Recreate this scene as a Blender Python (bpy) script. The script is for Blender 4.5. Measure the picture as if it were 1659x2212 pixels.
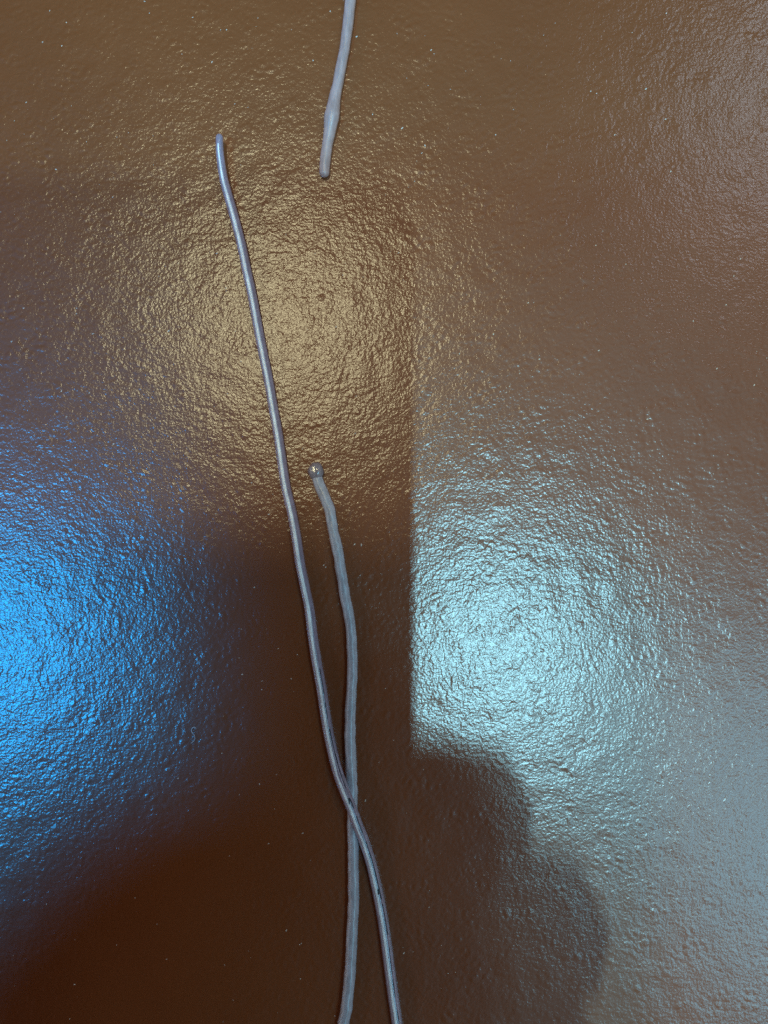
import bpy, bmesh, math, random
import numpy as np
from mathutils import Vector, Matrix, noise

for o in list(bpy.data.objects):
    bpy.data.objects.remove(o)
S = bpy.context.scene
COL = S.collection
MM = 0.001
H = 80.0                      # lens height above the tabletop, mm
K = 73.0 / 1659.0             # mm of tabletop per tracing unit

# ------------------------------------------------------------------ camera
cam = bpy.data.cameras.new("Camera")
cam_o = bpy.data.objects.new("Camera", cam)
COL.objects.link(cam_o)
cam_o.location = (0, 0, H * MM)
cam_o.rotation_euler = (0, 0, 0)
cam.sensor_fit = 'VERTICAL'
cam.sensor_height = 36
cam.lens = 36 * H / (73.0 * 4 / 3)
cam.clip_start = 0.002
cam.clip_end = 20
cam.dof.use_dof = True
cam.dof.focus_distance = H * MM
cam.dof.aperture_fstop = cam.lens / 2.8
S.camera = cam_o

# ------------------------------------------------------------------ world, exposure
W = bpy.data.worlds.new("World")
S.world = W
W.use_nodes = True
bg = W.node_tree.nodes["Background"]
bg.inputs[0].default_value = (1.0, 0.93, 0.88, 1)
bg.inputs[1].default_value = 0.19
S.view_settings.view_transform = 'Standard'
S.view_settings.look = 'None'
S.view_settings.exposure = 0
S.view_settings.gamma = 1
S.cycles.use_denoising = False
S.cycles.sample_clamp_indirect = 4

# ------------------------------------------------------------------ room lamps
# slope = where the lamp mirrors in the tabletop (mm); dist in metres; size in degrees
def lamp(name, slope, dist, size_x, size_y, irr, col, rot=0):
    L = bpy.data.lights.new(name, 'AREA')
    L.shape = 'ELLIPSE'
    d = Vector((slope[0], slope[1], H)).normalized()
    L.size = 2 * dist * math.tan(math.radians(size_x / 2))
    L.size_y = 2 * dist * math.tan(math.radians(size_y / 2))
    L.color = col
    L.energy = irr * math.pi * dist * dist
    o = bpy.data.objects.new(name, L)
    COL.objects.link(o)
    o.location = d * dist
    ax = Vector((0, 1, 0)).cross(d).normalized(); ay = d.cross(ax)
    o.rotation_euler = Matrix((ax, ay, d)).transposed().to_euler()
    return o
def sl(x, y):                 # tracing units -> mm
    return ((x - 829.5) * K, (1106 - y) * K)
lamp("warm_ceiling_lamp", sl(610, 690), 2.2, 4.0, 5.5, 0.56, (1.0, 0.92, 0.56))
lamp("cool_ceiling_lamp", sl(1070, 1395), 2.2, 0.7, 2.6, 1.45, (0.34, 0.82, 1.0))
lamp("second_cool_ceiling_lamp", sl(1290, 1610), 2.4, 3, 4, 0.20, (0.34, 0.83, 1.0))
lamp("blue_lamp", sl(-120, 1415), 1.6, 8, 6, 1.9, (0.0, 0.41, 1.0))
lamp("window_light", sl(1770, 190), 2.6, 5, 9, 0.19, (0.70, 0.86, 1.0))
lamp("low_window_light", sl(1820, 1850), 2.6, 14, 24, 0.80, (0.22, 0.72, 1.0))
lamp("side_window_light", (-150, -10), 2.0, 10, 30, 0.22, (0.80, 0.88, 1.0))

# ------------------------------------------------------------------ materials
def mat(name):
    m = bpy.data.materials.new(name)
    m.use_nodes = True
    nt = m.node_tree
    return m, nt, nt.nodes["Principled BSDF"]
def N(nt, t, **kw):
    n = nt.nodes.new(t)
    for k, v in kw.items():
        setattr(n, k, v)
    return n
def math_n(nt, op, a, b=None):
    n = N(nt, 'ShaderNodeMath', operation=op)
    for i, v in enumerate((a, b)):
        if v is None: continue
        if isinstance(v, (int, float)): n.inputs[i].default_value = v
        else: nt.links.new(v, n.inputs[i])
    return n.outputs[0]

def tabletop_material():
    m, nt, p = mat("brown_embossed_laminate")
    tc = N(nt, 'ShaderNodeTexCoord')
    mp = N(nt, 'ShaderNodeMapping')
    mp.inputs['Scale'].default_value = (1000, 1000, 1000)      # work in mm
    nt.links.new(tc.outputs['Object'], mp.inputs['Vector'])
    V = mp.outputs[0]
    # slight mottling of the pigment
    cn = N(nt, 'ShaderNodeTexNoise'); cn.inputs['Scale'].default_value = 0.06; cn.inputs['Detail'].default_value = 4
    nt.links.new(V, cn.inputs['Vector'])
    cr = N(nt, 'ShaderNodeValToRGB')
    cr.color_ramp.elements[0].position = 0.3; cr.color_ramp.elements[0].color = (0.185, 0.048, 0.0125, 1)
    cr.color_ramp.elements[1].position = 0.7; cr.color_ramp.elements[1].color = (0.212, 0.057, 0.0155, 1)
    nt.links.new(cn.outputs[0], cr.inputs[0])
    # fine tooth of the surface, finer than the modelled grain
    fn = N(nt, 'ShaderNodeTexNoise'); fn.inputs['Scale'].default_value = 4.5; fn.inputs['Detail'].default_value = 1
    nt.links.new(V, fn.inputs['Vector'])
    bp = N(nt, 'ShaderNodeBump'); bp.inputs['Distance'].default_value = 0.022 * MM
    nt.links.new(fn.outputs[0], bp.inputs['Height'])
    nt.nodes.remove(p)
    df = N(nt, 'ShaderNodeBsdfDiffuse'); nt.links.new(cr.outputs[0], df.inputs['Color'])
    g1 = N(nt, 'ShaderNodeBsdfAnisotropic', distribution='BECKMANN'); g1.inputs['Roughness'].default_value = 0.225
    g2 = N(nt, 'ShaderNodeBsdfAnisotropic', distribution='BECKMANN'); g2.inputs['Roughness'].default_value = 0.44
    nt.links.new(bp.outputs[0], g1.inputs['Normal'])
    for g in (g1, g2): g.inputs['Color'].default_value = (1, 1, 1, 1)
    gm = N(nt, 'ShaderNodeMixShader'); gm.inputs[0].default_value = 0.42
    nt.links.new(g1.outputs[0], gm.inputs[1]); nt.links.new(g2.outputs[0], gm.inputs[2])
    fr = N(nt, 'ShaderNodeFresnel'); fr.inputs['IOR'].default_value = 1.58
    mx = N(nt, 'ShaderNodeMixShader')
    nt.links.new(fr.outputs[0], mx.inputs[0])
    nt.links.new(df.outputs[0], mx.inputs[1]); nt.links.new(gm.outputs[0], mx.inputs[2])
    nt.links.new(mx.outputs[0], nt.nodes['Material Output'].inputs['Surface'])
    return m
M_TOP = tabletop_material()

def plastic_material(name, col, rough, trans, bump, coat=0.0, aniso=0.0):
    m, nt, p = mat(name)
    tc = N(nt, 'ShaderNodeTexCoord')
    mp = N(nt, 'ShaderNodeMapping'); mp.inputs['Scale'].default_value = (2600, 900, 2600)
    nt.links.new(tc.outputs['Object'], mp.inputs['Vector'])
    n = N(nt, 'ShaderNodeTexNoise'); n.inputs['Scale'].default_value = 1.0; n.inputs['Detail'].default_value = 4
    nt.links.new(mp.outputs[0], n.inputs['Vector'])
    b = N(nt, 'ShaderNodeBump'); b.inputs['Distance'].default_value = bump * MM
    nt.links.new(n.outputs[0], b.inputs['Height'])
    nt.links.new(b.outputs[0], p.inputs['Normal'])
    cr = N(nt, 'ShaderNodeValToRGB')
    cr.color_ramp.elements[0].position = 0.35; cr.color_ramp.elements[0].color = tuple(c * 0.8 for c in col) + (1,)
    cr.color_ramp.elements[1].position = 0.65; cr.color_ramp.elements[1].color = tuple(min(1, c * 1.12) for c in col) + (1,)
    nt.links.new(n.outputs[0], cr.inputs[0])
    nt.links.new(cr.outputs[0], p.inputs['Base Color'])
    p.inputs['Roughness'].default_value = rough
    p.inputs['Transmission Weight'].default_value = trans
    p.inputs['IOR'].default_value = 1.5
    p.inputs['Specular IOR Level'].default_value = 0.8
    p.inputs['Coat Weight'].default_value = coat
    p.inputs['Coat Roughness'].default_value = 0.12
    if aniso:                                   # drawn plastic: gloss stretched along the filament
        tg = N(nt, 'ShaderNodeTangent', direction_type='UV_MAP', uv_map="UVMap")
        nt.links.new(tg.outputs[0], p.inputs['Tangent'])
        p.inputs['Anisotropic'].default_value = aniso
    return m
M_CLEAR = plastic_material("clear_nylon", (0.36, 0.28, 0.37), 0.24, 0.22, 0.0, 0.0, 0.95)
M_MILKY = plastic_material("milky_nylon", (0.50, 0.47, 0.53), 0.36, 0.15, 0.03, 0.0, 0.7)
M_PALE = plastic_material("pale_grey_nylon", (0.50, 0.325, 0.31), 0.36, 0.15, 0.03, 0.0, 0.7)
M_STREAK = plastic_material("streak_paint", (0.94, 0.91, 0.95), 0.30, 0.0, 0.0, 0.0, 0.8)  # near-white colour imitates the lamp reflection on the clear filament
M_MELT = plastic_material("melted_nylon", (0.42, 0.33, 0.36), 0.16, 0.3, 0.05)
M_LINT = plastic_material("lint", (0.42, 0.40, 0.42), 0.6, 0.0, 0.0)
M_DUST = plastic_material("dust", (0.72, 0.62, 0.52), 0.6, 0.0, 0.0)
M_BLUE = plastic_material("blue_fleck", (0.05, 0.30, 0.75), 0.5, 0.0, 0.0)

def simple(name, col, rough, metal=0):
    m, nt, p = mat(name)
    p.inputs['Base Color'].default_value = col + (1,)
    p.inputs['Roughness'].default_value = rough
    p.inputs['Metallic'].default_value = metal
    return m
M_PHONE = simple("black_phone_shell", (0.012, 0.012, 0.014), 0.35)
M_GLASS = simple("dark_glass", (0.01, 0.01, 0.015), 0.05)
M_SKIN = simple("skin", (0.42, 0.24, 0.16), 0.5)

# ------------------------------------------------------------------ helpers
def tag(o, label, cat, group=None, kind=None):
    if label: o['label'] = label
    if cat: o['category'] = cat
    if group: o['group'] = group
    if kind: o['kind'] = kind
    return o
def link_mesh(name, verts, faces, m, parent=None, smooth=True, uv=0):
    me = bpy.data.meshes.new(name)
    me.from_pydata(verts, [], faces)
    me.update()
    if uv:
        ul = me.uv_layers.new(name="UVMap")
        for l in me.loops:
            v = l.vertex_index
            ul.data[l.index].uv = ((v // uv) * 0.01, (v % uv) / uv)
    if smooth:
        for f in me.polygons: f.use_smooth = True
    me.materials.append(m)
    o = bpy.data.objects.new(name, me)
    COL.objects.link(o)
    if parent: o.parent = parent
    return o
def crom(p, t):
    n = len(p) - 1
    i = min(int(t), n - 1); f = t - i
    a, b, c, d = p[max(i-1, 0)], p[i], p[i+1], p[min(i+2, n)]
    return tuple(0.5 * (2*b[k] + (c[k]-a[k])*f + (2*a[k]-5*b[k]+4*c[k]-d[k])*f*f + (3*b[k]-a[k]-3*c[k]+d[k])*f**3) for k in range(len(a)))
def resample(pts, step):
    dense = [crom(pts, i / 40) for i in range(40 * (len(pts) - 1) + 1)]
    out = [dense[0]]; acc = 0
    for a, b in zip(dense, dense[1:]):
        acc += math.dist(a[:3], b[:3])
        if acc >= step:
            out.append(b); acc = 0
    if acc > step * 0.3: out.append(dense[-1])
    return out
def tube(path, seg=20, flat=1.0, wob=0.0, seed=0, cap0=True, cap1=True):
    """path: (x, y, z, r) in mm -> verts in m, faces"""
    rings = []
    n = len(path)
    pts = [Vector(p[:3]) for p in path]; rad = [p[3] for p in path]
    tan = [(pts[min(i+1, n-1)] - pts[max(i-1, 0)]).normalized() for i in range(n)]
    full = []
    if cap0:
        for a in (80, 60, 40, 20):
            a = math.radians(a)
            full.append((pts[0] - tan[0] * rad[0] * math.sin(a), tan[0], rad[0] * math.cos(a)))
    for i in range(n): full.append((pts[i], tan[i], rad[i]))
    if cap1:
        for a in (20, 40, 60, 80):
            a = math.radians(a)
            full.append((pts[-1] + tan[-1] * rad[-1] * math.sin(a), tan[-1], rad[-1] * math.cos(a)))
    verts, faces = [], []
    for c, t, r in full:
        side = t.cross(Vector((0, 0, 1))).normalized()
        up = side.cross(t)
        for k in range(seg):
            a = 2 * math.pi * k / seg
            d = side * math.cos(a) + up * math.sin(a) * flat
            q = r
            if wob:
                s = c + d * r
                q = r * (1 + wob * (noise.noise(Vector((s.x*1.1 + seed, s.y*1.1, s.z*1.1)))
                                    + 0.6 * noise.noise(Vector((s.x*3.3 + seed, s.y*3.3, s.z*3.3)))))
            verts.append((c + d * q) * MM)
    m = len(full)
    for i in range(m - 1):
        for k in range(seg):
            a = i*seg + k; b = i*seg + (k+1) % seg
            faces.append((a, b, b + seg, a + seg))
    faces.append(tuple(range(seg - 1, -1, -1)))
    faces.append(tuple(range((m-1)*seg, m*seg)))
    return verts, faces
def XY(x, y):
    return ((x - 829.5) * K, (1106 - y) * K)

# ------------------------------------------------------------------ the tabletop
def relief(nx, ny, step):
    """height field in mm, built from band-limited random fields"""
    rs = np.random.default_rng(5)
    fx = np.fft.fftfreq(nx, step)[None, :];
    fy = np.fft.fftfreq(ny, step)[:, None]
    f = np.sqrt(fx * fx + fy * fy)
    def band(wl, width):
        g = np.fft.fft2(rs.standard_normal((ny, nx)))
        g *= np.exp(-((f - 1 / wl) / (width / wl)) ** 2)
        h = np.fft.ifft2(g).real
        return h / h.std()
    def to_slope(h, s):
        gy, gx = np.gradient(h, step)
        return (h - h.mean()) * s / math.sqrt((gx * gx).mean())
    def soften(h, wl):
        return np.fft.ifft2(np.fft.fft2(h) * np.exp(-(f * wl) ** 2)).real
    g = band(1.4, 0.45) + 0.5 * band(0.9, 0.4)
    pebble = soften(np.sqrt(g * g + 0.02), 0.12)        # rounded grains with creases between
    wrinkle = band(0.8, 0.5)
    wave = band(3.6, 0.6)
    grit = band(0.33, 0.4)
    patch = np.clip(1.0 + 0.32 * band(4.5, 0.5), 0.35, 1.9)   # some patches are more deeply grained
    pebble = (pebble - pebble.mean()) * patch; wrinkle = wrinkle * patch[::-1]
    return (to_slope(pebble, SL[0]) + to_slope(wrinkle, SL[1]) + to_slope(wave, SL[2]) + to_slope(grit, SL[3]))
SL = (0.0150, 0.0130, 0.007, 0.018)
STEP = 0.1
NX, NY = 960, 1240
hh = relief(NX, NY, STEP)
edge = np.minimum(np.minimum(np.arange(NX)[None, :], NX - 1 - np.arange(NX)[None, :]),
                  np.minimum(np.arange(NY)[:, None], NY - 1 - np.arange(NY)[:, None]))
hh = hh * np.clip(edge / 40.0, 0, 1)
X, Y = np.meshgrid((np.arange(NX) - (NX - 1) / 2) * STEP, (np.arange(NY) - (NY - 1) / 2) * STEP)
co = np.stack([X, Y, hh], -1).reshape(-1, 3) * MM
idx = np.arange(NX * NY).reshape(NY, NX)
quads = np.stack([idx[:-1, :-1], idx[:-1, 1:], idx[1:, 1:], idx[1:, :-1]], -1).reshape(-1, 4)
# plain apron round the part in view: four corner points, four side strips
co = np.concatenate([co, np.array([(-250, -250, 0), (250, -250, 0), (250, 250, 0), (-250, 250, 0)]) * MM])
nb = NX * NY
sides = [list(idx[0, ::-1]) + [nb, nb + 1], list(idx[::-1, -1]) + [nb + 1, nb + 2],
         list(idx[-1, :]) + [nb + 2, nb + 3], list(idx[:, 0]) + [nb + 3, nb]]
me = bpy.data.meshes.new("tabletop")
loops = np.concatenate([quads.ravel()] + [np.array(q) for q in sides]).astype(np.int32)
tot = np.concatenate([np.full(len(quads), 4), [len(q) for q in sides]]).astype(np.int32)
start = np.concatenate([[0], np.cumsum(tot)[:-1]]).astype(np.int32)
me.vertices.add(len(co)); me.vertices.foreach_set('co', co.ravel().astype(np.float32))
me.loops.add(len(loops)); me.loops.foreach_set('vertex_index', loops)
me.polygons.add(len(tot)); me.polygons.foreach_set('loop_start', start); me.polygons.foreach_set('loop_total', tot)
sm = np.ones(len(tot), dtype=bool); sm[-4:] = False
me.polygons.foreach_set('use_smooth', sm)
me.update(calc_edges=True); me.validate()
me.materials.append(M_TOP)
top = bpy.data.objects.new("tabletop", me); COL.objects.link(top)
tag(top, "glossy dark brown pebbled tabletop mirroring warm, cool and blue lamps", "tabletop", kind="structure")

# ------------------------------------------------------------------ the three filaments
GR = "loose plastic filaments lying on the tabletop"
def rad_src(px):                            # width in photo pixels -> radius in mm
    return px * 0.5486 * K / 2

def lay(points, rads, lift):
    """points traced (x, y); rads list of (y, width px); lift(y) mm above the tabletop"""
    out = []
    for x, y in points:
        for (ya, wa), (yb, wb) in zip(rads, rads[1:]):
            if ya <= y <= yb:
                w = wa + (wb - wa) * (y - ya) / (yb - ya); break
        else:
            w = rads[0][1] if y < rads[0][0] else rads[-1][1]
        r = rad_src(w)
        px, py = XY(x, y)
        z = r * 0.96 + lift(y)
        out.append((px * (1 - z / H), py * (1 - z / H), z, r))
    return out

F1 = [(474,297),(475,330),(483,385),(495,430),(509,480),(522,532),(534,590),(545,640),(556,700),(568,762),(580,822),
      (590,880),(600,936),(608,990),(617,1050),(630,1106),(640,1160),(648,1215),(658,1265),(668,1314),(675,1370),(684,1430),
      (694,1485),(703,1545),(713,1600),(726,1655),(741,1700),(758,1742),(772,1780),(786,1815),(801,1863),(814,1919),
      (825,1975),(833,2028),(841,2090),(849,2150),(858,2212),(868,2290),(882,2400)]
def lift1(y):
    tip = 0.9 * max(0, (760 - y) / 460) ** 1.6
    hop = 0.93 * math.exp(-((y - 1735) / 85) ** 2)
    return tip + hop
p1 = resample(lay(F1, [(290,27),(340,31),(420,35),(700,37),(1200,38),(1480,40),(1900,41),(2400,43)], lift1), 0.22)
f1 = link_mesh("filament", *tube(p1, 24, 1.0, 0.012, 3), M_CLEAR, uv=24)
tag(f1, "long smooth clear filament with a bright streak, crossing over the milky one", "filament", GR)

# lamp reflection along the clear filament, put in as a pale strip on top
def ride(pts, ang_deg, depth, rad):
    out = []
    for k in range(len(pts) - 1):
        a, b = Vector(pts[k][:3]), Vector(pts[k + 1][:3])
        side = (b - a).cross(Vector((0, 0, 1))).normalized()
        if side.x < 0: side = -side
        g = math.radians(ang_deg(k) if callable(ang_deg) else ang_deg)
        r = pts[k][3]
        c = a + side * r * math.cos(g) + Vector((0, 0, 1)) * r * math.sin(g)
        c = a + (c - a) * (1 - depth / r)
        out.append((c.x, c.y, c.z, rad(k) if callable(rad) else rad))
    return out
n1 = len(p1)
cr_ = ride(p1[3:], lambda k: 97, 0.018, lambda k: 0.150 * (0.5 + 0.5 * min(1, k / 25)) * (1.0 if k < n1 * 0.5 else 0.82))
streak_o = link_mesh("painted_streak", *tube(cr_, 14, 0.30), M_STREAK, f1, uv=14)
streak_o['label'] = "pale strip painted as a lamp reflection along the top"

# dark broken seam along the lower half of the clear filament
rs = random.Random(4)
sv, sf = [], []
i = 0
seam = [p for p in p1 if p[1] < XY(0, 1440)[1]]
while i < len(seam) - 8:
    n = rs.randint(4, 26)
    piece = []
    for k in range(i, min(i + n, len(seam) - 1)):
        a, b = Vector(seam[k][:3]), Vector(seam[k + 1][:3])
        side = (b - a).cross(Vector((0, 0, 1))).normalized()
        if side.x < 0: side = -side
        ang = math.radians(62 + 5 * math.sin(k * 0.11))
        r = seam[k][3]
        c = a + side * r * math.cos(ang) + Vector((0, 0, 1)) * r * (math.sin(ang) - 0.015)
        piece.append((c.x, c.y, c.z, 0.045 * (0.6 + 0.8 * rs.random())))
    if len(piece) > 2:
        v, f = tube(piece, 6)
        o_ = len(sv); sv += v; sf += [tuple(q + o_ for q in t) for t in f]
    i += n + rs.randint(1, 4)
for yy in (1716, 1916):
    k = min(range(len(p1)), key=lambda j: abs(p1[j][1] - XY(0, yy)[1]))
    c = p1[k]
    v, f = tube([(c[0] + 0.12, c[1] - 0.2, c[2] + c[3] * 0.86, 0.10), (c[0] + 0.08, c[1] + 0.2, c[2] + c[3] * 0.86, 0.10)], 8)
    o_ = len(sv); sv += v; sf += [tuple(q + o_ for q in t) for t in f]
sm_o = link_mesh("dark_seam", sv, sf, simple("dark_dashes", (0.02, 0.022, 0.03), 0.4), f1)
sm_o['label'] = "broken dark line running inside the filament"

F2 = [(683,1022),(689,1045),(702,1075),(713,1106),(719,1145),(730,1193),(738,1245),(747,1297),(756,1345),(760,1400),(761,1440),
      (760,1481),(757,1530),(756,1585),(757,1620),(758,1655),(760,1700),(761,1742),(762,1790),(763,1828),(763,1870),(764,1919),
      (763,1970),(760,2028),(757,2085),(753,2137),(749,2175),(743,2210),(733,2290),(716,2400)]
p2 = resample(lay(F2, [(1022,40),(1060,44),(1120,42),(1300,41),(1480,40),(1600,43),(1800,42),(2000,43),(2400,46)], lambda y: 0), 0.22)
f2 = link_mesh("filament", *tube(p2, 22, 0.92, 0.12, 11), M_MILKY, uv=22)
tag(f2, "milky rough filament with a melted bulb at its end, passing under the clear one", "filament", GR)
# melted bulb at its end
bx, by = XY(683, 1017)
bm = bmesh.new()
bmesh.ops.create_uvsphere(bm, u_segments=28, v_segments=18, radius=1)
for v in bm.verts:
    d = v.co.copy()
    k = 1 + 0.10 * noise.noise(d * 1.6 + Vector((4, 1, 0))) + 0.05 * noise.noise(d * 4.0)
    rr = rad_src(60)
    dent = 0.10 * max(0, d.z) ** 6
    v.co = Vector((bx + d.x * rr * k, by + d.y * rr * 1.08 * k - (0.10 if d.y < 0 else 0) * abs(d.y), 0.60 + d.z * 0.60 * k - dent)) * MM
me = bpy.data.meshes.new("melted_tip"); bm.to_mesh(me); bm.free()
for f in me.polygons: f.use_smooth = True
me.materials.append(M_MELT)
bo = bpy.data.objects.new("melted_tip", me); COL.objects.link(bo); bo.parent = f2
bo['label'] = "round melted bulb with a glint on top"

F3 = [(770,-140),(764,-70),(757,0),(752,47),(746,94),(741,122),(735,151),(730,180),(724,207),(720,230),(716.6,251),(713,276),
      (709,302),(704.5,330),(701.5,356),(700.6,372)]
p3 = resample(lay(F3, [(-140,46),(0,43),(110,40),(190,42),(222,47),(240,56),(252,58),(268,52),(300,43),(372,40)], lambda y: 0), 0.22)
f3 = link_mesh("filament", *tube(p3, 22, 0.92, 0.06, 27), M_PALE, uv=22)
tag(f3, "short milky filament with a swollen knob, its blunt end apart from the others", "filament", GR)

kx, ky = XY(717.5, 249)
bm = bmesh.new()
bmesh.ops.create_uvsphere(bm, u_segments=24, v_segments=14, radius=1)
for v in bm.verts:
    d = v.co
    v.co = Vector((kx + d.x * 0.52 - d.y * 0.14, ky + d.y * 0.85, 0.66 + d.z * 0.50)) * MM
me = bpy.data.meshes.new("knob"); bm.to_mesh(me); bm.free()
for f in me.polygons: f.use_smooth = True
me.materials.append(plastic_material("glossy_nylon", (0.45, 0.40, 0.42), 0.12, 0.15, 0.0))
o = bpy.data.objects.new("knob", me); COL.objects.link(o); o.parent = f3
o['label'] = "glossy swollen knob with a white glint"

# ------------------------------------------------------------------ lint and dust
hp = [(424,1573),(420.5,1570.5),(416,1572),(414,1577),(415.5,1582),(419.5,1586.5),(421.5,1592),(420.5,1598),(417,1602),(413.5,1604.5)]
pl = resample([(*XY(x, y), 0.06, 0.045) for x, y in hp], 0.05)
lint = link_mesh("lint_fibre", *tube(pl, 8), M_LINT)
tag(lint, "tiny curled grey lint fibre lying in the dark area beside the blue reflection", "lint")
def flake(bm, x, y, sx, sy, a, rng):
    n = 6
    vs = []
    for k in range(n):
        t = 2*math.pi*k/n
        r = 0.75 + 0.5 * rng.random()
        px, py = math.cos(t)*sx*r, math.sin(t)*sy*r
        vs.append(bm.verts.new(Vector((x + px*math.cos(a) - py*math.sin(a), y + px*math.sin(a) + py*math.cos(a), 0.012)) * MM))
    c = bm.verts.new(Vector((x, y, 0.012 + 0.6*min(sx, sy))) * MM)
    for k in range(n): bm.faces.new((vs[k], vs[(k+1) % n], c))
rng = random.Random(8)
bm = bmesh.new()
x, y = XY(151, 951)
flake(bm, x, y, 0.16, 0.10, 0.3, rng)
me = bpy.data.meshes.new("blue_fleck"); bm.to_mesh(me); bm.free(); me.materials.append(M_BLUE)
o = bpy.data.objects.new("blue_fleck", me); COL.objects.link(o)
tag(o, "tiny bright blue fleck lying above the blue reflection", "fleck")
bm = bmesh.new()
for i in range(700):
    x, y = XY(rng.uniform(-150, 1810), rng.uniform(-150, 2360))
    s = rng.choice((0.018, 0.025, 0.03, 0.04, 0.055))
    flake(bm, x, y, s * rng.uniform(1, 2.4), s, rng.gauss(0.75, 0.4), rng)
me = bpy.data.meshes.new("dust"); bm.to_mesh(me); bm.free(); me.materials.append(M_DUST)
o = bpy.data.objects.new("dust", me); COL.objects.link(o)
tag(o, "fine pale dust specks scattered over the brown tabletop", "dust", kind="stuff")

# ------------------------------------------------------------------ the phone taking the picture, and the hand that holds it
ph = bpy.data.objects.new("phone", None); COL.objects.link(ph)
tag(ph, "dark phone held over the tabletop, its straight edge shading the lamps", "phone")
def slab(name, x0, x1, y0, y1, z0, z1, rc, m, parent, bev=1.0):
    bm = bmesh.new()
    pts = []
    for cx, cy, a0 in ((x1-rc, y1-rc, 0), (x0+rc, y1-rc, 90), (x0+rc, y0+rc, 180), (x1-rc, y0+rc, 270)):
        for k in range(9):
            a = math.radians(a0 + 90*k/8)
            pts.append((cx + rc*math.cos(a), cy + rc*math.sin(a)))
    lo = [bm.verts.new(Vector((x, y, z0))*MM) for x, y in pts]
    hi = [bm.verts.new(Vector((x, y, z1))*MM) for x, y in pts]
    n = len(pts)
    bm.faces.new(lo[::-1]); bm.faces.new(hi)
    for k in range(n): bm.faces.new((lo[k], lo[(k+1) % n], hi[(k+1) % n], hi[k]))
    me = bpy.data.meshes.new(name); bm.to_mesh(me); bm.free(); me.materials.append(m)
    o = bpy.data.objects.new(name, me); COL.objects.link(o); o.parent = parent
    if bev:
        b = o.modifiers.new("bevel", 'BEVEL'); b.width = bev*MM; b.segments = 3; b.limit_method = 'ANGLE'
    return o
slab("body", -57.5, 13.8, -133, 16.7, H + 2.2, H + 10, 4, M_PHONE, ph)
slab("screen", -55.5, 11.8, -130, 13.7, H + 10.02, H + 10.2, 3, M_GLASS, ph, 0)
slab("camera_bump", -9, 9, -36, 10, H + 0.9, H + 2.18, 4, M_PHONE, ph, 0.3)
slab("lens", -4, 4, -4, 4, H + 0.6, H + 0.88, 3.9, M_GLASS, ph, 0)
slab("lens", -4, 4, -18, -10, H + 0.6, H + 0.88, 3.9, M_GLASS, ph, 0)
slab("flash", -3, 3, -30, -24, H + 0.7, H + 0.88, 2.9, M_GLASS, ph, 0)

def hand():
    V, E, R = [], [], []
    def chain(root, pts):
        prev = root
        for x, y, z, r in pts:
            V.append(Vector((x, y, z)) * MM); R.append(r * MM)
            i = len(V) - 1
            if prev is not None: E.append((prev, i))
            prev = i
        return prev
    wrist = chain(None, [(-95, -185, 52, 26)])
    palm = chain(wrist, [(-72, -140, 58, 26), (-50, -108, 62, 23)])
    chain(wrist, [(-130, -250, 45, 30)])
    chain(palm, [(-32, -74, 70, 10), (-12, -52, 72, 8), (6, -41.5, 73, 7.4), (16.5, -41.0, 75, 7.4), (18.6, -41.0, 77, 7.4), (18.8, -41.2, 90, 7.2), (15, -41.5, 94.5, 6.3), (7, -42, 96.5, 5.6)])
    chain(palm, [(-30, -86, 69, 10), (-8, -62, 71, 8.4), (12, -52.5, 72.5, 8.2), (22.5, -51.5, 74.5, 8.6), (24.6, -51.5, 77, 8.6), (24.8, -51.2, 91, 8.4), (19, -53, 95, 6.6), (9, -53, 97, 5.8)])
    chain(palm, [(-30, -98, 68, 10), (-8, -82, 71, 8.2), (12, -66, 72.5, 8), (22.5, -64.5, 74.5, 8.6), (24.6, -64.5, 77, 8.6), (24.8, -64.2, 91, 8.4), (19, -68, 95, 6.4), (9, -68, 97, 5.6)])
    chain(palm, [(-32, -112, 67, 9), (-10, -98, 71, 7.4), (8, -88, 73, 6.6), (19.5, -84, 82, 6.1), (16, -83, 94, 5.6), (8, -83, 96, 5.0)])
    chain(palm, [(-66, -100, 66, 20), (-71, -82, 72, 19), (-71, -65, 79, 15), (-66, -51, 88, 11), (-58, -42, 95, 7)])
    me = bpy.data.meshes.new("hand"); me.from_pydata(V, E, []); me.update()
    o = bpy.data.objects.new("hand", me); COL.objects.link(o)
    sk = o.modifiers.new("skin", 'SKIN'); sk.use_smooth_shade = True
    for i, d in enumerate(me.skin_vertices[0].data):
        d.radius = (R[i], R[i]); d.use_root = (i == 2)
    ss = o.modifiers.new("sub", 'SUBSURF'); ss.levels = 1; ss.render_levels = 1
    me.materials.append(M_SKIN)
    tag(o, "bare hand gripping the dark phone, fingertips shading the cool reflection", "hand")
hand()
